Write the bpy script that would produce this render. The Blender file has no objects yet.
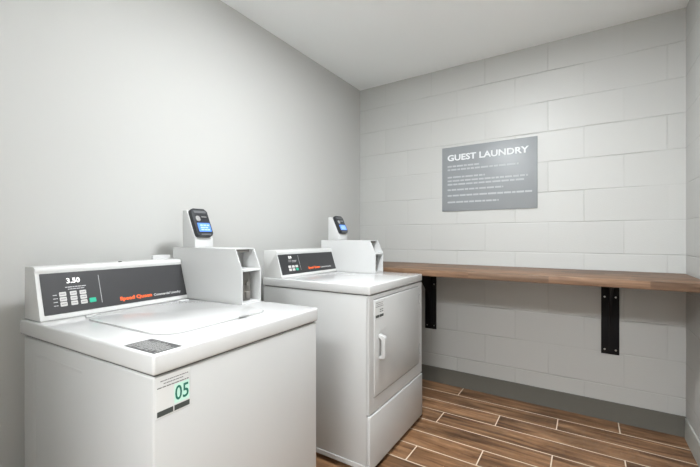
import bpy, bmesh, math, random
from mathutils import Matrix, Vector
random.seed(7)
S = bpy.context.scene
COL = S.collection
R = math.radians
CAM_H = 1.135

# ---------------------------------------------------------------- camera
cam_d = bpy.data.cameras.new('camera')
cam_d.sensor_width = 36.0
cam_d.lens = 364.4 / 700 * 36.0
cam_d.clip_start = 0.02
cam_d.shift_y = (237.1 - 233.5) / 700.0
cam = bpy.data.objects.new('camera', cam_d)
COL.objects.link(cam)
cam.location = (1.6865, 0.0, CAM_H)
cam.rotation_euler = (R(90), 0, 0.5746)
S.camera = cam

# ---------------------------------------------------------------- world, lamp, exposure
S.view_settings.view_transform = 'Standard'
S.view_settings.look = 'None'
S.view_settings.gamma = 1.0
S.view_settings.use_curve_mapping = False
S.view_settings.exposure = 1.22
W = bpy.data.worlds.new('corridor_fill_light')
W.use_nodes = True
bgn = W.node_tree.nodes['Background']
bgn.inputs[0].default_value = (0.97, 1.0, 0.97, 1)
bgn.inputs[1].default_value = 3.1  # added fill, enters by the open end of the unseen corridor
S.world = W
LAMP_POS = (1.24, 1.22)
LAMP_STRENGTH = 70.0
LAMP2_POS = (1.45, -1.25)
LAMP2_STRENGTH = 28.5
LAMP_COLOR = (0.945, 0.972, 1.0, 1)

# ---------------------------------------------------------------- materials
def new_mat(name):
    m = bpy.data.materials.new(name)
    m.use_nodes = True
    return m, m.node_tree, m.node_tree.nodes['Principled BSDF']

def plain(name, col, rough=0.5, metal=0.0, coat=0.0, emit=0.0, bump=0.0, bscale=200):
    m, t, b = new_mat(name)
    b.inputs['Base Color'].default_value = (*col, 1)
    b.inputs['Roughness'].default_value = rough
    b.inputs['Metallic'].default_value = metal
    b.inputs['Coat Weight'].default_value = coat
    b.inputs['Coat Roughness'].default_value = 0.15
    if emit:
        b.inputs['Emission Color'].default_value = (*col, 1)
        b.inputs['Emission Strength'].default_value = emit
    n = t.nodes.new('ShaderNodeTexNoise'); n.inputs['Scale'].default_value = bscale
    n.inputs['Detail'].default_value = 2
    tc = t.nodes.new('ShaderNodeTexCoord')
    t.links.new(tc.outputs['Object'], n.inputs['Vector'])
    bu = t.nodes.new('ShaderNodeBump'); bu.inputs['Strength'].default_value = bump if bump else 0.02
    bu.inputs['Distance'].default_value = 0.001
    t.links.new(n.outputs['Fac'], bu.inputs['Height'])
    t.links.new(bu.outputs['Normal'], b.inputs['Normal'])
    return m

def math_node(t, op, a, b=None, c=None):
    n = t.nodes.new('ShaderNodeMath'); n.operation = op
    for i, v in enumerate((a, b, c)):
        if v is None: continue
        if isinstance(v, (int, float)): n.inputs[i].default_value = v
        else: t.links.new(v, n.inputs[i])
    return n.outputs[0]

def mix_col(t, fac, a, b, mode='MIX'):
    n = t.nodes.new('ShaderNodeMix'); n.data_type = 'RGBA'; n.blend_type = mode
    for key, v in ((0, fac), (6, a), (7, b)):
        if isinstance(v, (int, float)): n.inputs[key].default_value = v
        elif isinstance(v, tuple): n.inputs[key].default_value = (*v, 1)
        else: t.links.new(v, n.inputs[key])
    return n.outputs[2]

PAINT = (0.485, 0.488, 0.473)
BLOCK = (0.495, 0.50, 0.483)

def block_wall_mat(name, axis, u0):
    """painted concrete block: courses 0.2032 m, blocks 0.4064 m, running bond"""
    m, t, b = new_mat(name)
    geo = t.nodes.new('ShaderNodeNewGeometry')
    sep = t.nodes.new('ShaderNodeSeparateXYZ'); t.links.new(geo.outputs['Position'], sep.inputs[0])
    u = sep.outputs[axis]; z = sep.outputs[2]
    v = math_node(t, 'DIVIDE', math_node(t, 'SUBTRACT', z, 0.0148 - 2*0.2032), 0.2032)
    row = math_node(t, 'FLOOR', v)
    par = math_node(t, 'MODULO', row, 2.0)
    uu = math_node(t, 'DIVIDE', math_node(t, 'SUBTRACT', u, u0 - 20*0.4064), 0.4064)
    uu = math_node(t, 'ADD', uu, math_node(t, 'MULTIPLY', par, 0.5))
    fu = math_node(t, 'FRACT', uu); fv = math_node(t, 'FRACT', v)
    du = math_node(t, 'MULTIPLY', math_node(t, 'MINIMUM', fu, math_node(t, 'SUBTRACT', 1.0, fu)), 0.4064)
    dv = math_node(t, 'MULTIPLY', math_node(t, 'MINIMUM', fv, math_node(t, 'SUBTRACT', 1.0, fv)), 0.2032)
    n2 = t.nodes.new('ShaderNodeTexNoise'); n2.inputs['Scale'].default_value = 3.2; n2.inputs['Detail'].default_value = 3
    t.links.new(geo.outputs['Position'], n2.inputs['Vector'])
    # groove widths vary: thick paint fills many of the joints
    wv = math_node(t, 'MULTIPLY_ADD', n2.outputs['Fac'], 0.006, 0.0025)
    jv = t.nodes.new('ShaderNodeMapRange'); jv.interpolation_type = 'SMOOTHSTEP'
    t.links.new(dv, jv.inputs[0]); jv.inputs[1].default_value = 0.0008; t.links.new(wv, jv.inputs[2])
    ju = t.nodes.new('ShaderNodeMapRange'); ju.interpolation_type = 'SMOOTHSTEP'
    t.links.new(du, ju.inputs[0]); ju.inputs[1].default_value = 0.0008; t.links.new(wv, ju.inputs[2])
    gm = math_node(t, 'MINIMUM', jv.outputs[0], math_node(t, 'MAXIMUM', ju.outputs[0], 0.55))
    fill = t.nodes.new('ShaderNodeMapRange'); t.links.new(n2.outputs['Fac'], fill.inputs[0])
    fill.inputs[1].default_value = 0.35; fill.inputs[2].default_value = 0.62
    fill.inputs[3].default_value = 1.0; fill.inputs[4].default_value = 0.15
    groove = math_node(t, 'MULTIPLY', math_node(t, 'SUBTRACT', 1.0, gm), fill.outputs[0])
    n1 = t.nodes.new('ShaderNodeTexNoise'); n1.inputs['Scale'].default_value = 130; n1.inputs['Detail'].default_value = 4
    t.links.new(geo.outputs['Position'], n1.inputs['Vector'])
    # individual blocks differ very slightly in tone
    idn = t.nodes.new('ShaderNodeTexWhiteNoise'); idn.noise_dimensions = '2D'
    cmb = t.nodes.new('ShaderNodeCombineXYZ')
    t.links.new(math_node(t, 'FLOOR', uu), cmb.inputs[0]); t.links.new(row, cmb.inputs[1])
    t.links.new(cmb.outputs[0], idn.inputs['Vector'])
    base = mix_col(t, math_node(t, 'MULTIPLY', idn.outputs['Value'], 0.5), BLOCK, tuple(c*0.93 for c in BLOCK))
    col = mix_col(t, math_node(t, 'MULTIPLY', groove, 0.5), base, (0.30, 0.30, 0.285))
    t.links.new(col, b.inputs['Base Color'])
    b.inputs['Roughness'].default_value = 0.43
    h = math_node(t, 'ADD', math_node(t, 'MULTIPLY', groove, -0.8), math_node(t, 'MULTIPLY', n1.outputs['Fac'], 0.16))
    bu = t.nodes.new('ShaderNodeBump'); bu.inputs['Strength'].default_value = 0.9; bu.inputs['Distance'].default_value = 0.004
    t.links.new(h, bu.inputs['Height']); t.links.new(bu.outputs['Normal'], b.inputs['Normal'])
    return m

def floor_mat():
    """wood-look porcelain planks 0.9375 x 0.15 m, third-offset bond, pale grout"""
    m, t, b = new_mat('wood_look_tile')
    geo = t.nodes.new('ShaderNodeNewGeometry')
    sep = t.nodes.new('ShaderNodeSeparateXYZ'); t.links.new(geo.outputs['Position'], sep.inputs[0])
    x, y = sep.outputs[0], sep.outputs[1]
    P, L = 0.1505, 0.9375
    v = math_node(t, 'DIVIDE', math_node(t, 'SUBTRACT', 2.765, y), P)
    v = math_node(t, 'ADD', v, 30.0)
    row = math_node(t, 'FLOOR', v)
    sh = math_node(t, 'MODULO', math_node(t, 'MULTIPLY', row, 2.0), 3.0)
    u = math_node(t, 'DIVIDE', math_node(t, 'SUBTRACT', x, math_node(t, 'MULTIPLY_ADD', sh, 0.3125, 0.915 - 10*L)), L)
    pid = math_node(t, 'FLOOR', u)
    fu = math_node(t, 'FRACT', u); fv = math_node(t, 'FRACT', v)
    du = math_node(t, 'MULTIPLY', math_node(t, 'MINIMUM', fu, math_node(t, 'SUBTRACT', 1.0, fu)), L)
    dv = math_node(t, 'MULTIPLY', math_node(t, 'MINIMUM', fv, math_node(t, 'SUBTRACT', 1.0, fv)), P)
    d = math_node(t, 'MINIMUM', du, dv)
    g = t.nodes.new('ShaderNodeMapRange'); g.interpolation_type = 'SMOOTHSTEP'
    t.links.new(d, g.inputs[0]); g.inputs[1].default_value = 0.0020; g.inputs[2].default_value = 0.0036
    g.inputs[3].default_value = 1; g.inputs[4].default_value = 0
    wn = t.nodes.new('ShaderNodeTexWhiteNoise'); wn.noise_dimensions = '2D'
    cmb = t.nodes.new('ShaderNodeCombineXYZ'); t.links.new(pid, cmb.inputs[0]); t.links.new(row, cmb.inputs[1])
    t.links.new(cmb.outputs[0], wn.inputs['Vector'])
    rnd = wn.outputs['Value']
    gc = t.nodes.new('ShaderNodeCombineXYZ')
    t.links.new(math_node(t, 'MULTIPLY_ADD', rnd, 13.0, math_node(t, 'MULTIPLY', x, 2.2)), gc.inputs[0])
    t.links.new(math_node(t, 'MULTIPLY_ADD', rnd, 37.0, math_node(t, 'MULTIPLY', y, 24.0)), gc.inputs[1])
    n = t.nodes.new('ShaderNodeTexNoise'); n.inputs['Scale'].default_value = 1.0; n.inputs['Detail'].default_value = 6
    n.inputs['Roughness'].default_value = 0.62; n.inputs['Distortion'].default_value = 0.7
    t.links.new(gc.outputs[0], n.inputs['Vector'])
    gc2 = t.nodes.new('ShaderNodeCombineXYZ')
    t.links.new(math_node(t, 'MULTIPLY_ADD', rnd, 5.0, math_node(t, 'MULTIPLY', x, 3.0)), gc2.inputs[0])
    t.links.new(math_node(t, 'MULTIPLY_ADD', rnd, 9.0, math_node(t, 'MULTIPLY', y, 8.0)), gc2.inputs[1])
    n2 = t.nodes.new('ShaderNodeTexNoise'); n2.inputs['Scale'].default_value = 1.0; n2.inputs['Detail'].default_value = 3
    t.links.new(gc2.outputs[0], n2.inputs['Vector'])
    ramp = t.nodes.new('ShaderNodeValToRGB')
    t.links.new(n.outputs['Fac'], ramp.inputs[0])
    e = ramp.color_ramp.elements
    e[0].position = 0.30; e[0].color = (0.075, 0.035, 0.018, 1)
    e[1].position = 0.72; e[1].color = (0.38, 0.225, 0.125, 1)
    k = ramp.color_ramp.elements.new(0.5); k.color = (0.22, 0.118, 0.06, 1)
    knot = t.nodes.new('ShaderNodeMapRange'); t.links.new(n2.outputs['Fac'], knot.inputs[0])
    knot.inputs[1].default_value = 0.35; knot.inputs[2].default_value = 0.62
    knot.inputs[3].default_value = 0.62; knot.inputs[4].default_value = 1.15
    hsv = t.nodes.new('ShaderNodeHueSaturation')
    t.links.new(ramp.outputs[0], hsv.inputs['Color']); hsv.inputs['Saturation'].default_value = 1.03
    t.links.new(math_node(t, 'MULTIPLY', knot.outputs[0], math_node(t, 'MULTIPLY_ADD', rnd, 0.3, 0.84)), hsv.inputs['Value'])
    col = mix_col(t, g.outputs[0], hsv.outputs[0], (0.66, 0.56, 0.44))
    t.links.new(col, b.inputs['Base Color'])
    b.inputs['Roughness'].default_value = 0.42
    h = math_node(t, 'ADD', math_node(t, 'MULTIPLY', g.outputs[0], -1.0), math_node(t, 'MULTIPLY', n.outputs['Fac'], 0.25))
    bu = t.nodes.new('ShaderNodeBump'); bu.inputs['Strength'].default_value = 0.5; bu.inputs['Distance'].default_value = 0.0015
    t.links.new(h, bu.inputs['Height']); t.links.new(bu.outputs['Normal'], b.inputs['Normal'])
    return m

def shelf_mat():
    """butcher-block top: staves along x, grain along x"""
    m, t, b = new_mat('butcher_block')
    geo = t.nodes.new('ShaderNodeNewGeometry')
    sep = t.nodes.new('ShaderNodeSeparateXYZ'); t.links.new(geo.outputs['Position'], sep.inputs[0])
    x, y, z = sep.outputs
    v = math_node(t, 'ADD', math_node(t, 'DIVIDE', y, 0.045), 10.0)
    row = math_node(t, 'FLOOR', v)
    wr = t.nodes.new('ShaderNodeTexWhiteNoise'); wr.noise_dimensions = '1D'; t.links.new(row, wr.inputs['W'])
    u = math_node(t, 'ADD', math_node(t, 'DIVIDE', x, 0.42), math_node(t, 'MULTIPLY', wr.outputs['Value'], 5.0))
    pid = math_node(t, 'FLOOR', u)
    wn = t.nodes.new('ShaderNodeTexWhiteNoise'); wn.noise_dimensions = '2D'
    cmb = t.nodes.new('ShaderNodeCombineXYZ'); t.links.new(pid, cmb.inputs[0]); t.links.new(row, cmb.inputs[1])
    t.links.new(cmb.outputs[0], wn.inputs['Vector'])
    rnd = wn.outputs['Value']
    gc = t.nodes.new('ShaderNodeCombineXYZ')
    t.links.new(math_node(t, 'MULTIPLY_ADD', rnd, 11.0, math_node(t, 'MULTIPLY', x, 3.0)), gc.inputs[0])
    t.links.new(math_node(t, 'MULTIPLY', y, 60.0), gc.inputs[1])
    t.links.new(math_node(t, 'MULTIPLY', z, 60.0), gc.inputs[2])
    n = t.nodes.new('ShaderNodeTexNoise'); n.inputs['Scale'].default_value = 1.0; n.inputs['Detail'].default_value = 5
    n.inputs['Distortion'].default_value = 0.4
    t.links.new(gc.outputs[0], n.inputs['Vector'])
    ramp = t.nodes.new('ShaderNodeValToRGB'); t.links.new(n.outputs['Fac'], ramp.inputs[0])
    e = ramp.color_ramp.elements
    e[0].position = 0.3; e[0].color = (0.095, 0.048, 0.025, 1)
    e[1].position = 0.7; e[1].color = (0.26, 0.155, 0.09, 1)
    hsv = t.nodes.new('ShaderNodeHueSaturation'); t.links.new(ramp.outputs[0], hsv.inputs['Color'])
    t.links.new(math_node(t, 'MULTIPLY_ADD', rnd, 0.60, 0.60), hsv.inputs['Value'])
    t.links.new(hsv.outputs[0], b.inputs['Base Color'])
    b.inputs['Roughness'].default_value = 0.5
    return m

M = {}
M['paint'] = plain('grey_wall_paint', PAINT, 0.8, bump=0.12, bscale=260)
M['ceiling'] = plain('ceiling_paint', (0.92, 0.955, 0.96), 0.75, bump=0.15, bscale=180)
M['block_back'] = block_wall_mat('painted_block_back', 0, 2.083)
M['block_right'] = block_wall_mat('painted_block_right', 1, 2.77)
M['floor'] = floor_mat()
M['base_grey'] = plain('grey_vinyl_base', (0.115, 0.110, 0.093), 0.6)
M['base_pale'] = plain('pale_base', (0.42, 0.43, 0.40), 0.45)  # paler tone, used on the right wall only
M['shelf'] = shelf_mat()
M['black'] = plain('black_powder_coat', (0.006, 0.006, 0.007), 0.6, bump=0.1, bscale=600)
M['black'].node_tree.nodes['Principled BSDF'].inputs['Specular IOR Level'].default_value = 0.2
M['steel'] = plain('bright_screw_steel', (0.55, 0.55, 0.54), 0.3, metal=1.0)
M['white'] = plain('white_enamel', (0.485, 0.49, 0.483), 0.28, coat=0.25)
M['white_lid'] = plain('white_porcelain', (0.545, 0.55, 0.545), 0.20, coat=0.5)
M['console'] = plain('white_console', (0.60, 0.605, 0.595), 0.34)
M['face'] = plain('charcoal_panel', (0.026, 0.026, 0.028), 0.5)
M['face_edge'] = plain('panel_edge_black', (0.02, 0.02, 0.02), 0.4)
M['button'] = plain('pale_button', (0.55, 0.54, 0.53), 0.5)
M['button_line'] = plain('button_print', (0.14, 0.14, 0.14), 0.5)
M['green'] = plain('green_button', (0.02, 0.42, 0.26), 0.4)
M['orange'] = plain('orange_print', (0.85, 0.12, 0.02), 0.5)
M['print_grey'] = plain('grey_print', (0.50, 0.50, 0.50), 0.5)
M['led'] = plain('white_led_digits', (1.0, 0.98, 0.95), 0.5, emit=0.22)
M['gap'] = plain('seam_shade_dark', (0.10, 0.10, 0.095), 0.7)  # dark tone stands for shade in the seam under the top panel
M['dark_part'] = plain('dark_mechanism', (0.16, 0.15, 0.135), 0.5)
M['gap_grey'] = plain('gap_shade_grey', (0.22, 0.22, 0.215), 0.6)  # grey stands for shade in lid and door gaps; the grip shares it
M['galv'] = plain('grey_inner_metal', (0.42, 0.42, 0.41), 0.4, metal=0.4)
M['box'] = plain('white_meter_case', (0.56, 0.565, 0.56), 0.36)
M['reader'] = plain('black_reader_plastic', (0.022, 0.024, 0.028), 0.3)
M['reader_grey'] = plain('reader_grey_inlay', (0.11, 0.115, 0.12), 0.4)
M['screen'] = plain('blue_screen', (0.07, 0.19, 0.62), 0.3, emit=0.3)
M['screen_text'] = plain('screen_light_text', (0.35, 0.5, 0.9), 0.3, emit=0.3)
M['chrome'] = plain('reader_silver', (0.5, 0.5, 0.5), 0.3, metal=0.8)
M['sticker'] = plain('sticker_white', (0.60, 0.61, 0.60), 0.5)
M['ink'] = plain('sticker_ink', (0.05, 0.06, 0.055), 0.5)
M['ink_soft'] = plain('sticker_soft_ink', (0.13, 0.13, 0.13), 0.5)
M['mint'] = plain('sticker_mint', (0.50, 0.74, 0.64), 0.5)
M['green_ink'] = plain('sticker_green_digits', (0.0, 0.13, 0.085), 0.5)
M['label'] = plain('charcoal_label', (0.055, 0.055, 0.055), 0.45)
M['label_print'] = plain('label_grey_print', (0.36, 0.36, 0.35), 0.5)
M['sign'] = plain('grey_sign_plastic', (0.245, 0.262, 0.272), 0.42)
M['sign_white'] = plain('sign_white_lettering', (0.66, 0.68, 0.69), 0.5)
M['sign_soft'] = plain('sign_small_print', (0.40, 0.42, 0.435), 0.5)
M['rubber'] = plain('black_rubber', (0.02, 0.02, 0.02), 0.7)
M['lamp_frame'] = plain('lamp_trim', (0.8, 0.8, 0.8), 0.4)
for key, name, strength in (('lamp', 'lamp_diffuser', LAMP_STRENGTH), ('lamp2', 'corridor_lamp_diffuser', LAMP2_STRENGTH)):
    lm, lt, lb = new_mat(name)
    lb.inputs['Base Color'].default_value = (0.9, 0.9, 0.9, 1)
    lb.inputs['Emission Color'].default_value = LAMP_COLOR
    lb.inputs['Emission Strength'].default_value = strength
    M[key] = lm

# ---------------------------------------------------------------- mesh helpers
def box(bm, x0, x1, y0, y1, z0, z1, bev=0.0, seg=2):
    vs = [bm.verts.new((x, y, z)) for z in (z0, z1) for y in (y0, y1) for x in (x0, x1)]
    fs = [(0, 2, 3, 1), (4, 5, 7, 6), (0, 1, 5, 4), (2, 6, 7, 3), (0, 4, 6, 2), (1, 3, 7, 5)]
    faces = [bm.faces.new([vs[i] for i in f]) for f in fs]
    if bev > 0:
        es = list({e for f in faces for e in f.edges})
        bmesh.ops.bevel(bm, geom=es, offset=bev, segments=seg, profile=0.5, affect='EDGES', clamp_overlap=True)
    return faces

def prism(bm, prof, x0, x1, bev=0.0, seg=2):
    """closed profile of (y,z) points extruded along x"""
    a = [bm.verts.new((x0, y, z)) for y, z in prof]
    b = [bm.verts.new((x1, y, z)) for y, z in prof]
    n = len(prof)
    faces = [bm.faces.new(a), bm.faces.new(b[::-1])]
    for i in range(n):
        j = (i+1) % n
        faces.append(bm.faces.new((a[i], b[i], b[j], a[j])))
    if bev > 0:
        es = list({e for f in faces for e in f.edges})
        bmesh.ops.bevel(bm, geom=es, offset=bev, segments=seg, profile=0.5, affect='EDGES', clamp_overlap=True)
    return faces

def plate(bm, pts, z0, z1, bev=0.0, seg=2):
    """closed outline of (x,y) points extruded along z"""
    a = [bm.verts.new((x, y, z0)) for x, y in pts]
    b = [bm.verts.new((x, y, z1)) for x, y in pts]
    n = len(pts)
    faces = [bm.faces.new(a[::-1]), bm.faces.new(b)]
    for i in range(n):
        j = (i+1) % n
        faces.append(bm.faces.new((a[i], a[j], b[j], b[i])))
    if bev > 0:
        es = [e for e in faces[1].edges]
        bmesh.ops.bevel(bm, geom=es, offset=bev, segments=seg, profile=0.5, affect='EDGES', clamp_overlap=True)

def rrect(x0, x1, y0, y1, r, n=5):
    pts = []
    for cx, cy, a0 in ((x1-r, y1-r, 0), (x0+r, y1-r, 90), (x0+r, y0+r, 180), (x1-r, y0+r, 270)):
        for i in range(n+1):
            a = R(a0 + 90*i/n)
            pts.append((cx + r*math.cos(a), cy + r*math.sin(a)))
    return pts

def cyl(bm, c, r, h, axis='z', n=20, r2=None):
    rot = {'z': Matrix(), 'y': Matrix.Rotation(R(90), 4, 'X'), 'x': Matrix.Rotation(R(90), 4, 'Y')}[axis]
    bmesh.ops.create_cone(bm, cap_ends=True, segments=n, radius1=r, radius2=r if r2 is None else r2, depth=h,
                          matrix=Matrix.Translation(c) @ rot)

def link(name, bm, mat, parent=None, mtx=None, smooth=True):
    if mtx is not None: bm.transform(mtx)
    bmesh.ops.recalc_face_normals(bm, faces=bm.faces[:])
    me = bpy.data.meshes.new(name); bm.to_mesh(me); bm.free()
    me.materials.append(M[mat] if isinstance(mat, str) else mat)
    if smooth:
        me.shade_smooth()
        try: me.set_sharp_from_angle(angle=R(32))
        except Exception: pass
    o = bpy.data.objects.new(name, me); COL.objects.link(o)
    if parent: o.parent = parent
    return o

def text_obj(name, body, mat, width, height, mtx, parent, bold=0.0, thick=0.0004):
    """lettering in the local xy plane, lower left corner at the origin, fitted to width x height"""
    cu = bpy.data.curves.new(name + '_outline', 'FONT'); cu.body = body; cu.size = 1.0
    cu.offset = bold; cu.extrude = 0.01; cu.resolution_u = 3
    tmp = bpy.data.objects.new(name + '_outline', cu); COL.objects.link(tmp)
    bpy.context.view_layer.update()
    dg = bpy.context.evaluated_depsgraph_get()
    me = bpy.data.meshes.new_from_object(tmp.evaluated_get(dg))
    bpy.data.objects.remove(tmp)
    bm = bmesh.new(); bm.from_mesh(me); bpy.data.meshes.remove(me)
    xs = [v.co.x for v in bm.verts]; ys = [v.co.y for v in bm.verts]
    x0, x1, y0, y1 = min(xs), max(xs), min(ys), max(ys)
    for v in bm.verts:
        v.co = Vector(((v.co.x-x0)/(x1-x0)*width, (v.co.y-y0)/(y1-y0)*height, (v.co.z+0.01)/0.02*thick))
    return link(name, bm, mat, parent, mtx, smooth=False)

def text_bars(name, lines, mat, mtx, parent, thick=0.0004, word=True):
    """unreadably small print: lines = (x0, x1, y0, y1), broken into word-long strokes"""
    bm = bmesh.new()
    for x0, x1, y0, y1 in lines:
        h = y1-y0
        x = x0
        while x < x1:
            w = min(random.uniform(1.6, 5.0)*h, x1-x) if word else x1-x
            if w > h*0.4: box(bm, x, x+w, y0, y1, 0, thick)
            x += w + h*0.55
    return link(name, bm, mat, parent, mtx, smooth=False)

def empty(name, loc, rz, label, cat, group=None):
    o = bpy.data.objects.new(name, None); COL.objects.link(o)
    o.empty_display_size = 0.1
    o.location = loc; o.rotation_euler = (0, 0, rz)
    o['label'] = label; o['category'] = cat
    if group: o['group'] = group
    return o

def struct(o): o['kind'] = 'structure'; return o

# ---------------------------------------------------------------- the room
RX, RY, RZ = 2.163, 2.77, 2.437
HX, HY, FY = -1.6, -2.5, -0.28      # unseen corridor assumed behind the camera, its open end added to let light in
OX = 1.0  # edge of the unseen front wall, placed to keep corridor light off the washer
T = 0.1
def slab(name, mat, *b):
    bm = bmesh.new(); box(bm, *b); return struct(link(name, bm, mat, smooth=False))
slab('floor', 'floor', HX, RX+T, HY-T, RY+T, -T, 0)
slab('ceiling', 'ceiling', HX, RX+T, HY-T, RY+T, RZ, RZ+T)
slab('wall_left', 'paint', -T, 0, FY, RY+T, 0, RZ)
slab('wall_back', 'block_back', 0, RX, RY, RY+T, 0, RZ)
slab('wall_right', 'block_right', RX, RX+T, HY, RY+T, 0, RZ)
slab('wall_front', 'paint', HX, OX, FY-T, FY, 0, RZ)  # unseen wall, shaped to cut the light from the corridor
slab('wall_corridor', 'paint', HX, RX+T, HY-T, HY, 0, RZ)

def base_board(name, mat, a, b, n, h=0.117, t=0.008, z0=0.0):
    """vinyl cove base from a to b along a wall, n = direction into the room"""
    bm = bmesh.new()
    prof = [(0, z0), (t+0.001, z0), (t+0.001, 0.012), (t-0.001, h-0.004), (t-0.004, h), (0, h)]
    A = Vector((*a, 0)); B = Vector((*b, 0)); N = Vector((*n, 0))
    ra = [bm.verts.new(A + N*d + Vector((0, 0, z))) for d, z in prof]
    rb = [bm.verts.new(B + N*d + Vector((0, 0, z))) for d, z in prof]
    bm.faces.new(ra); bm.faces.new(rb[::-1])
    for i in range(len(prof)):
        j = (i+1) % len(prof); bm.faces.new((ra[i], rb[i], rb[j], ra[j]))
    return struct(link(name, bm, mat))
base_board('baseboard_back', 'base_grey', (0, RY), (RX, RY), (0, -1))
base_board('baseboard_left', 'base_grey', (0, FY), (0, RY-0.02), (1, 0))
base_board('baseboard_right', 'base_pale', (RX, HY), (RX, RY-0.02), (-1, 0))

# ---------------------------------------------------------------- ceiling lamp (above the view)
def ceiling_lamp(x, y, mat, label):
    lamp = empty('ceiling_lamp', (x, y, RZ-0.03), 0, label, 'ceiling lamp')
    bm = bmesh.new()
    cyl(bm, (0, 0, 0.0155), 0.19, 0.029, n=48)
    link('lamp_housing', bm, 'lamp_frame', lamp)
    bm = bmesh.new()
    cyl(bm, (0, 0, -0.004), 0.172, 0.008, n=48)
    link('lamp_diffuser', bm, mat, lamp)
ceiling_lamp(*LAMP_POS, 'lamp', 'round white flush ceiling lamp above the machines')
lamp = empty('ceiling_lamp', (LAMP2_POS[0], LAMP2_POS[1], RZ-0.03), 0,
             'long white ceiling light panel in the corridor behind the camera', 'ceiling lamp')
bm = bmesh.new()
box(bm, -0.61, 0.61, -0.31, 0.31, 0.001, 0.0295, 0.002)
link('lamp_housing', bm, 'lamp_frame', lamp)
bm = bmesh.new()
box(bm, -0.585, 0.585, -0.285, 0.285, -0.005, 0.001)
link('lamp_diffuser', bm, 'lamp2', lamp)

# ---------------------------------------------------------------- wall shelf
SH_Y, SH_Z0, SH_Z1 = 2.195, 0.888, 0.928
bm = bmesh.new()
box(bm, 0.004, RX-0.003, SH_Y, RY-0.002, SH_Z0, SH_Z1, 0.003)
sh = link('folding_counter', bm, 'shelf')
sh['label'] = 'long brown wooden plank counter running along the block wall under the sign'
sh['category'] = 'counter'

def bracket(x, label):
    e = empty('shelf_bracket', (x, RY, 0), 0, label, 'bracket', 'black brackets under the wooden counter')
    y = -0.0015
    bm = bmesh.new(); box(bm, -0.046, 0.046, y-0.008, y, 0.412, SH_Z0-0.001, 0.0015)
    link('wall_plate', bm, 'black', e)
    bm = bmesh.new(); box(bm, -0.046, 0.046, -0.42, y-0.008, SH_Z0-0.010, SH_Z0-0.001, 0.0015)
    link('support_arm', bm, 'black', e)
    bm = bmesh.new()
    pts = [(-0.0095, SH_Z0-0.0105), (-0.0095, 0.435)]
    for i in range(15):
        a = i/14.0
        # concave curved brace
        yy = -0.0095 - 0.36*(a**2.6) - 0.006
        zz = 0.435 + (SH_Z0-0.0105-0.435)*(1-(1-a)**1.25)
        pts.append((yy, zz))
    prism(bm, pts, -0.006, 0.006)
    link('brace', bm, 'black', e)
    for dx in (-0.028, 0.028):
        for z in (0.44, 0.765):
            bm = bmesh.new(); cyl(bm, (dx, y-0.0095, z), 0.0055, 0.003, 'y', 14, 0.004)
            link('screw', bm, 'steel', e)
    return e
bracket(1.812, 'black steel bracket on the bare block wall, right of the two under the counter')
bracket(0.657, 'black steel bracket half hidden by the dryer, left of the two under the counter')

# ---------------------------------------------------------------- sign
sg = empty('wall_sign', (0.75, RY, 1.333), 0, 'grey rectangular guest laundry sign with white lettering on the block wall', 'sign')
bm = bmesh.new(); box(bm, 0, 0.661, -0.0075, -0.0015, 0, 0.489, 0.0012)
link('sign_panel', bm, 'sign', sg)
sm = Matrix(((1, 0, 0, 0), (0, 0, -1, -0.0077), (0, 1, 0, 0), (0, 0, 0, 1)))   # xy plane -> wall facing the room
def on_sign(x, z): return sm @ Matrix.Translation((x, z, 0))
text_obj('sign_title', 'GUEST LAUNDRY', 'sign_white', 0.565, 0.047, on_sign(0.043, 0.383), sg, bold=0.026)
rows = [(0.385, 0.335, 0.24), (0.365, 0.309, 0.50), (0, 0, 0), (0.0, 0.252, 0.275), (0.0, 0.224, 0.56),
        (0.0, 0.197, 0.535), (0, 0, 0), (0.0, 0.156, 0.40), (0.0, 0.112, 0.585), (0.0, 0.062, 0.37)]
for _, z, w in rows:
    if w: text_bars('small_print', [(0.043, 0.043+w, z, z+0.012)], 'sign_soft', on_sign(0, 0), sg)

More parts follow.
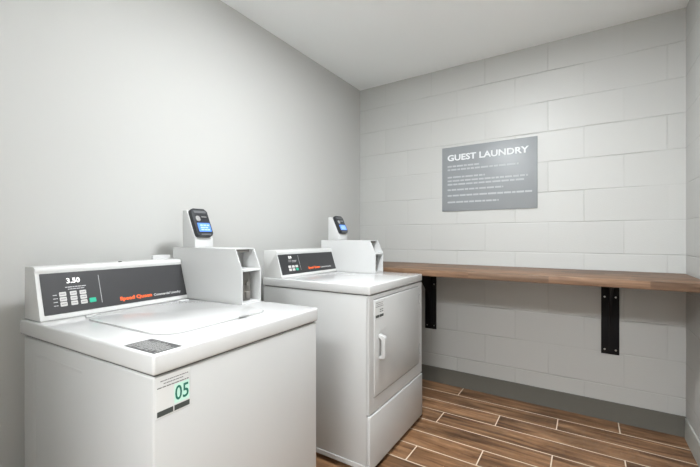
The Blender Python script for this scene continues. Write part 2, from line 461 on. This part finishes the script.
# ---------------------------------------------------------------- coin meter case with card reader on top
def meter_case(m, u0, u1, vb, vback, zl, z1, z2):
    """open-fronted sheet metal case on the machine's rear right corner"""
    t = 0.004
    side = [(vb, zl), (vb, z1), (vb+0.040, z2), (vback, z2), (vback, zl)]
    bm = bmesh.new()
    prism(bm, side, u0, u0+t, 0.0008, 1)
    prism(bm, side, u1-t, u1, 0.0008, 1)
    box(bm, u0+t, u1-t, vb+0.041, vback, z2-t, z2)            # top
    box(bm, u0+t, u1-t, vback-t, vback, zl, z2-t)             # back
    box(bm, u0+t, u1-t, vb+0.001, vback-t, zl, zl+0.007)      # bottom
    c = link('meter_case', bm, 'box', m)
    bm = bmesh.new()
    prism(bm, [(vb-0.001, z1-0.006), (vb-0.001, z1+0.002), (vb+0.16, z1+0.002), (vb+0.16, z1-0.006)], u0+t, u1-t, 0.0008, 1)
    link('case_shelf', bm, 'box', c)
    bm = bmesh.new()   # inner coin mechanism
    box(bm, u0+0.040, u0+0.080, vb+0.034, vb+0.085, zl+0.008, z1-0.012, 0.002)
    cyl(bm, (u0+0.056, vb+0.029, zl+0.080), 0.010, 0.012, 'y', 16)
    box(bm, u0+0.046, u0+0.068, vb+0.023, vb+0.035, zl+0.02, zl+0.045, 0.002)
    link('coin_mechanism', bm, 'dark_part', c)
    bm = bmesh.new()
    box(bm, u0+t+0.001, u1-t-0.001, vb+0.115, vb+0.119, zl+0.008, z1-0.007)
    box(bm, u0+t+0.001, u1-t-0.001, vb+0.10, vb+0.104, z1+0.003, z2-t-0.001)
    link('inner_plate', bm, 'galv', c)
    bm = bmesh.new(); box(bm, u0+t+0.004, u1-t-0.018, vb+0.046, vb+0.06, z2-t-0.012, z2-t-0.001, 0.001)
    link('latch', bm, 'dark_part', c)
    return c

def card_reader(m, u0, u1, vback, z0, h=0.168, dep=0.088):
    """white wedge stand with a tilted black card reader; a thing of its own children under the machine"""
    vf = vback - dep
    prof = [(vback, z0), (vf, z0), (vf, z0+0.036), (vback-0.030, z0+h), (vback, z0+h)]
    bm = bmesh.new(); prism(bm, prof, u0, u1, 0.0025, 2)
    st = link('reader_stand', bm, 'box', m)
    # frame on the slope
    a = Vector((0, vf, z0+0.036)); b = Vector((0, vback-0.030, z0+h))
    Tn = (b-a).normalized(); X = Vector((1, 0, 0)); N = X.cross(Tn)
    if N.y > 0: N = -N
    L = (b-a).length
    w = u1-u0-0.012
    O = Vector((u0+0.004, 0, 0)) + a
    mt = Matrix((( X.x, Tn.x, N.x, O.x), (X.y, Tn.y, N.y, O.y), (X.z, Tn.z, N.z, O.z), (0, 0, 0, 1)))
    # body with a waisted rounded outline, thicker at its lower end
    bm = bmesh.new()
    plate(bm, rrect(0, w, L*0.06, L*1.0, 0.013), 0.0008, 0.020, 0.005, 3)
    rd = link('card_reader', bm, 'reader', m, mt)
    bm = bmesh.new(); plate(bm, rrect(0.012, w-0.010, L*0.84, L*0.93, 0.004), 0.0201, 0.0215, 0.0005, 1)
    link('antenna_strip', bm, 'reader_grey', rd, mt)
    bm = bmesh.new(); plate(bm, rrect(0.014, 0.036, L*0.56, L*0.74, 0.008), 0.0201, 0.0225, 0.001, 1)
    link('tap_target', bm, 'chrome', rd, mt)
    bm = bmesh.new(); plate(bm, rrect(0.046, w-0.012, L*0.70, L*0.73, 0.001), 0.0201, 0.0208)
    link('brand_strip', bm, 'chrome', rd, mt)
    bm = bmesh.new(); plate(bm, rrect(0.014, w-0.006, L*0.20, L*0.50, 0.003), 0.0201, 0.0215)
    sc = link('screen', bm, 'screen', rd, mt)
    text_bars('screen_text', [(0.026, w-0.012, L*0.40, L*0.44), (0.026, w-0.016, L*0.32, L*0.36), (0.026, w-0.014, L*0.25, L*0.285)],
              'screen_text', mt @ Matrix.Translation((0, 0, 0.0216)), rd)
    bm = bmesh.new(); plate(bm, rrect(0.02, w-0.014, L*0.085, L*0.135, 0.001), 0.0201, 0.0212)
    link('card_slot', bm, 'reader_grey', rd, mt)
    return st

def console(m, u0, u1, vc, vt, vback, zl, zc):
    """slanted control console with rounded top lip"""
    bm = bmesh.new()
    prof = [(vc, zl+0.0005), (vc, zl+0.006), (vt-0.001, zc-0.022), (vt-0.004, zc-0.016), (vt-0.003, zc-0.006),
            (vt+0.004, zc-0.001), (vt+0.014, zc), (vback-0.004, zc), (vback, zc-0.004), (vback, zl+0.0005)]
    prism(bm, prof, u0, u1, 0.0022, 2)
    c = link('console', bm, 'console', m)
    a = Vector((0, vc, zl+0.006)); b = Vector((0, vt-0.001, zc-0.022))
    Tn = (b-a).normalized(); X = Vector((1, 0, 0)); N = X.cross(Tn)
    if N.y > 0: N = -N
    O = a
    mt = Matrix((( X.x, Tn.x, N.x, O.x+u0), (X.y, Tn.y, N.y, O.y), (X.z, Tn.z, N.z, O.z), (0, 0, 0, 1)))
    return c, mt, (b-a).length

# ---------------------------------------------------------------- washer
def machine_body(m, Wd, Dp, zl, th, lidname, zbot=0.03, seam=0.005):
    bm = bmesh.new()
    box(bm, 0.004, Wd-0.004, 0.005, Dp-0.022, zbot, zl-th-seam, 0.006, 3)
    body = link('cabinet', bm, 'white', m)
    bm = bmesh.new(); box(bm, 0.010, Wd-0.010, 0.012, Dp-0.03, zl-th-seam-0.0002, zl-th+0.0002)
    link('lid_seam_shade', bm, 'gap', m)  # dark sheet filling the seam, drawn as its shade
    return body

def feet(m, Wd, Dp, zbot):
    for x in (0.06, Wd-0.06):
        for y in (0.07, Dp-0.14):
            bm = bmesh.new()
            cyl(bm, (x, y, zbot*0.5+0.004), 0.008, zbot-0.008, 'z', 12)
            cyl(bm, (x, y, 0.005), 0.02, 0.0096, 'z', 20)
            link('foot', bm, 'rubber', m)

zl, Wd, Dp, th = 0.863, 0.659, 0.745, 0.050
wm = empty('washing_machine', (0.852, 0.457, 0), R(90+2.9),
           'white top-loading washing machine nearest the camera, marked 05 on its front', 'washing machine')
machine_body(wm, Wd, Dp, zl, th, 'top')
# top panel with rounded front edge
bm = bmesh.new()
box(bm, 0, Wd, 0, Dp, zl-th, zl, 0.007, 4)
link('top_panel', bm, 'white_lid', wm)
# loading lid: rounded plate, dished centre, finger notch
bm = bmesh.new()
L0, L1, V0, V1 = 0.105, 0.525, 0.118, 0.575
out = rrect(L0, L1, V0, V1, 0.07, 8)
plate(bm, out, zl+0.0008, zl+0.0042, 0.002, 2)
lid = link('loading_lid', bm, 'white_lid', wm)
bm = bmesh.new()
plate(bm, [(0.365, V0-0.008), (0.405, V0-0.008), (0.400, V0+0.004), (0.370, V0+0.004)], zl+0.0043, zl+0.0065, 0.001, 1)
link('finger_grip', bm, 'gap_grey', lid)
bm = bmesh.new(); plate(bm, rrect(L0-0.0015, L1+0.0015, V0-0.0015, V1+0.0015, 0.071, 8), zl+0.0001, zl+0.0007)
link('lid_gap_shade', bm, 'gap_grey', lid)  # grey ring drawn as the shade in the gap round the lid
for xx in (0.14, 0.49):
    bm = bmesh.new(); box(bm, xx-0.02, xx+0.02, V1-0.004, V1+0.010, zl+0.0003, zl+0.007, 0.002)
    link('hinge', bm, 'white_lid', lid)
# faint embossed step near the back of the side
bm = bmesh.new()
box(bm, 0.0034, 0.0046, Dp-0.11, Dp-0.085, 0.10, 0.765, 0.001, 1)
box(bm, 0.0034, 0.0046, 0.34, Dp-0.11, 0.755, 0.765, 0.001, 1)
link('side_emboss', bm, 'white', wm)
feet(wm, Wd, Dp, 0.03)
# console
c, mt, FL = console(wm, 0.012, 0.542, 0.622, 0.668, Dp-0.004, zl, 1.037)
bm = bmesh.new()
plate(bm, rrect(0.012, 0.526, 0.012, FL-0.002, 0.002, 2), 0.0003, 0.0022, 0.0004, 1)
fp = link('control_face', bm, 'face', c.parent, mt)
def F(x, y, z=0.0023): return mt @ Matrix.Translation((x, y, z))
text_obj('price_digits', '3.50', 'led', 0.040, 0.018, F(0.084, 0.112), fp, bold=0.02)
text_bars('status_print', [(0.078, 0.14, 0.097, 0.100), (0.085, 0.135, 0.090, 0.0925)], 'print_grey', F(0, 0), fp)
for ci, x in enumerate((0.058, 0.089, 0.118)):
    for ri, z in enumerate((0.070, 0.053, 0.036)):
        bm = bmesh.new(); plate(bm, rrect(x, x+0.020, z-0.001, z+0.0135, 0.002, 2), 0.0023, 0.0036, 0.0005, 1)
        b_ = link('button', bm, 'button', fp, mt)
bm = bmesh.new()
for x in (0.058, 0.089, 0.118):
    for z in (0.070, 0.053, 0.036):
        box(bm, x+0.003, x+0.017, z+0.0052, z+0.0072, 0.0037, 0.0040)
link('button_print', bm, 'button_line', fp, mt, smooth=False)
text_bars('row_print', [(0.040, 0.053, z+0.004, z+0.0065) for z in (0.070, 0.058, 0.046, 0.034)], 'print_grey', F(0, 0), fp)
bm = bmesh.new(); plate(bm, rrect(0.145, 0.166, 0.036, 0.052, 0.002, 2), 0.0023, 0.0036, 0.0005, 1)
link('start_button', bm, 'green', fp, mt)['label'] = 'green start button'
bm = bmesh.new(); box(bm, 0.1835, 0.1850, 0.03, 0.133, 0.0023, 0.0028)
link('divider_line', bm, 'print_grey', fp, mt)
text_obj('brand_lettering', 'Speed Queen', 'orange', 0.124, 0.0190, F(0.246, 0.022), fp, bold=0.045)
text_obj('tagline_lettering', 'Commercial Laundry', 'print_grey', 0.120, 0.0125, F(0.378, 0.0235), fp, bold=0.03)
bm = bmesh.new(); cyl(bm, (0.29, 0.690, 1.0385), 0.006, 0.003, 'z', 16)
link('lock_cap', bm, 'ink', c)
# pale bracket strip behind the console
bm = bmesh.new(); box(bm, 0.455, 0.538, Dp-0.0035, Dp+0.009, 1.0, 1.055, 0.002)
link('rear_bracket', bm, 'box', wm)
meter_case(wm, 0.545, 0.651, 0.29, Dp-0.010, zl+0.0003, 1.0015, 1.0885)
card_reader(wm, 0.553, 0.6505, 0.676, 1.0888)
# dark instruction label on the top
bm = bmesh.new(); plate(bm, rrect(0.007, 0.080, 0.008, 0.136, 0.002, 2), zl+0.0001, zl+0.0006)
lb_ = link('instruction_label', bm, 'label', wm)
lb_['label'] = 'charcoal instruction label with pale small print'
tm = Matrix.Translation((0, 0, zl+0.0007))
lines = [(0.012+random.choice((0,0.0,0.012)), 0.076-random.uniform(0, 0.02), y, y+0.0030) for y in [0.014+0.0066*i for i in range(18)]]
text_bars('label_print', lines, 'label_print', tm, lb_, thick=0.0002)
# numbered sticker on the front (front plane is local y=0.005)
fm = Matrix(((1, 0, 0, 0), (0, 0, -1, 0.0049), (0, 1, 0, 0), (0, 0, 0, 1)))
def G(x, z, d=0.0): return fm @ Matrix.Translation((x, z, d))
bm = bmesh.new(); plate(bm, rrect(0.008, 0.100, 0.709, 0.806, 0.002, 2), 0.0, 0.0004)
st = link('number_sticker', bm, 'sticker', wm, fm)
st['label'] = 'white and mint sticker reading 05'
text_bars('sticker_heading', [(0.020, 0.094, 0.7935, 0.7955), (0.028, 0.080, 0.7865, 0.7885), (0.012, 0.097, 0.7785, 0.7810)], 'ink_soft', G(0, 0, 0.0005), st, thick=0.0002)
bm = bmesh.new(); box(bm, 0.056, 0.097, 0.729, 0.776, 0.0005, 0.0007)
link('mint_field', bm, 'mint', st, fm)
text_obj('sticker_number', '05', 'green_ink', 0.037, 0.036, G(0.058, 0.735, 0.0008), st, bold=0.012, thick=0.0002)
bm = bmesh.new(); box(bm, 0.012, 0.053, 0.712, 0.725, 0.0005, 0.0007); box(bm, 0.056, 0.098, 0.712, 0.725, 0.0005, 0.0007)
link('sticker_footer', bm, 'ink', st, fm)

# ---------------------------------------------------------------- dryer
zl, Wd, Dp, th = 0.906, 0.674, 0.70, 0.046
dm = empty('clothes_dryer', (0.835, 1.484, 0), R(90+0.64),
           'white front-loading dryer with square door, between the washing machine and the block wall', 'dryer')
zb = 0.028
bm = bmesh.new(); box(bm, 0.003, Wd-0.003, 0.018, Dp-0.004, zb, zl-th-0.004, 0.004, 2)
link('cabinet', bm, 'white', dm)
bm = bmesh.new(); box(bm, 0.010, Wd-0.010, 0.02, Dp-0.012, zl-th-0.0042, zl-th+0.0002)
link('lid_seam_shade', bm, 'gap', dm)  # seam shade as a dark sheet, like the washer's
bm = bmesh.new(); box(bm, 0, Wd, 0, Dp, zl-th, zl, 0.007, 4)
link('top_panel', bm, 'white_lid', dm)
# front panel (upper) with a recess round the door, lower access panel
K = 0.290
bm = bmesh.new()
dx0, dx1, dz0, dz1 = 0.046, 0.622, 0.362, 0.836
y0, y1 = 0.003, 0.0178
zt = zl-th-0.0045
box(bm, 0.001, dx0, y0, y1, K+0.003, zt, 0.002, 1); box(bm, dx1, Wd-0.001, y0, y1, K+0.003, zt, 0.002, 1)
box(bm, dx0-0.002, dx1+0.002, y0, y1, dz1, zt, 0.0012, 1); box(bm, dx0-0.002, dx1+0.002, y0, y1, K+0.003, dz0, 0.0012, 1)
link('front_panel', bm, 'white', dm)
bm = bmesh.new(); box(bm, dx0+0.001, dx1-0.001, 0.0165, 0.0179, dz0+0.001, dz1-0.001)
link('door_gap', bm, 'gap_grey', dm)  # grey sheet painted as the shade in the gap round the door
bm = bmesh.new(); box(bm, dx0+0.002, dx1-0.002, -0.001, 0.016, dz0+0.003, dz1-0.0045, 0.004, 3)
door = link('door', bm, 'white', dm)
bm = bmesh.new(); box(bm, 0.001, Wd-0.001, y0-0.004, y1, zb, K-0.003, 0.004, 3)
link('access_panel', bm, 'white', dm)
# base rail on the side
bm = bmesh.new(); box(bm, -0.001, 0.0028, 0.025, Dp-0.06, zb, 0.052, 0.001, 1)
link('base_rail', bm, 'white', dm)
feet(dm, Wd, Dp, zb)
for z in (0.755, 0.450):
    bm = bmesh.new(); box(bm, 0.628, 0.634, -0.003, 0.0028, z-0.033, z+0.033, 0.001, 1)
    link('door_hinge', bm, 'galv', dm)
# recessed vertical pull
bm = bmesh.new(); plate(bm, rrect(0.092, 0.172, 0.520, 0.680, 0.02, 5), 0.0, 0.0008, 0.0004, 1)
hm = Matrix(((1, 0, 0, 0), (0, 0, -1, -0.0011), (0, 1, 0, 0), (0, 0, 0, 1)))
hp = link('handle_plate', bm, 'white', door, hm)
bm = bmesh.new()
prof = [(0.0, 0.545), (-0.030, 0.550), (-0.034, 0.560), (-0.034, 0.648), (-0.030, 0.658), (0.0, 0.668), (0.0, 0.650), (-0.018, 0.642), (-0.018, 0.566), (0.0, 0.558)]
prism(bm, [(y-0.001, z-0.008) for y, z in prof], 0.088, 0.114, 0.002, 2)
link('door_handle', bm, 'white', door)
# sticker
bm = bmesh.new(); plate(bm, rrect(0.052, 0.142, 0.738, 0.826, 0.002, 2), 0.0001, 0.0005)
st = link('machine_sticker', bm, 'sticker', dm, hm)
st['label'] = 'small white sticker with dark print'
text_bars('sticker_print', [(0.062, 0.136, 0.812, 0.8145), (0.066, 0.130, 0.803, 0.8055), (0.060, 0.138, 0.794, 0.797),
                            (0.100, 0.138, 0.776, 0.781), (0.100, 0.138, 0.766, 0.771)], 'ink_soft',
          hm @ Matrix.Translation((0, 0, 0.0006)), st, thick=0.0002)
bm = bmesh.new(); box(bm, 0.056, 0.094, 0.742, 0.755, 0.0006, 0.0008); box(bm, 0.098, 0.140, 0.742, 0.755, 0.0006, 0.0008)
link('sticker_footer', bm, 'ink', st, hm)
# console
c, mt, FL = console(dm, 0.006, 0.542, 0.556, 0.600, Dp-0.004, zl, 1.060)
bm = bmesh.new()
plate(bm, rrect(0.008, 0.529, 0.012, FL-0.003, 0.002, 2), 0.0003, 0.0022, 0.0004, 1)
fp = link('control_face', bm, 'face', c.parent, mt)
text_obj('price_digits', '3.50', 'led', 0.026, 0.014, F(0.088, 0.104), fp, bold=0.02)
bm = bmesh.new(); plate(bm, rrect(0.080, 0.106, 0.082, 0.098, 0.002, 2), 0.0023, 0.003)
link('card_mark', bm, 'button_line', fp, mt)
text_bars('status_print', [(0.112, 0.150, 0.088, 0.091), (0.112, 0.145, 0.081, 0.0835)], 'print_grey', F(0, 0), fp)
for ci, x in enumerate((0.070, 0.100, 0.130)):
    for ri, z in enumerate((0.048, 0.030)):
        bm = bmesh.new(); plate(bm, rrect(x, x+0.022, z, z+0.014, 0.002, 2), 0.0023, 0.0036, 0.0005, 1)
        o = link('button', bm, 'green' if (ci, ri) == (2, 1) else 'button', fp, mt)
        if (ci, ri) == (2, 1): o['label'] = 'green start button'
bm = bmesh.new(); box(bm, 0.1725, 0.1740, 0.03, 0.120, 0.0023, 0.0028)
link('divider_line', bm, 'print_grey', fp, mt)
text_obj('brand_lettering', 'Speed Queen', 'orange', 0.116, 0.0190, F(0.243, 0.026), fp, bold=0.045)
text_obj('tagline_lettering', 'Commercial Laundry', 'print_grey', 0.112, 0.0120, F(0.366, 0.0275), fp, bold=0.03)
meter_case(dm, 0.545, 0.652, 0.262, Dp-0.010, zl+0.0003, 1.0296, 1.1135)
card_reader(dm, 0.5455, 0.6515, 0.630, 1.1138, 0.158)
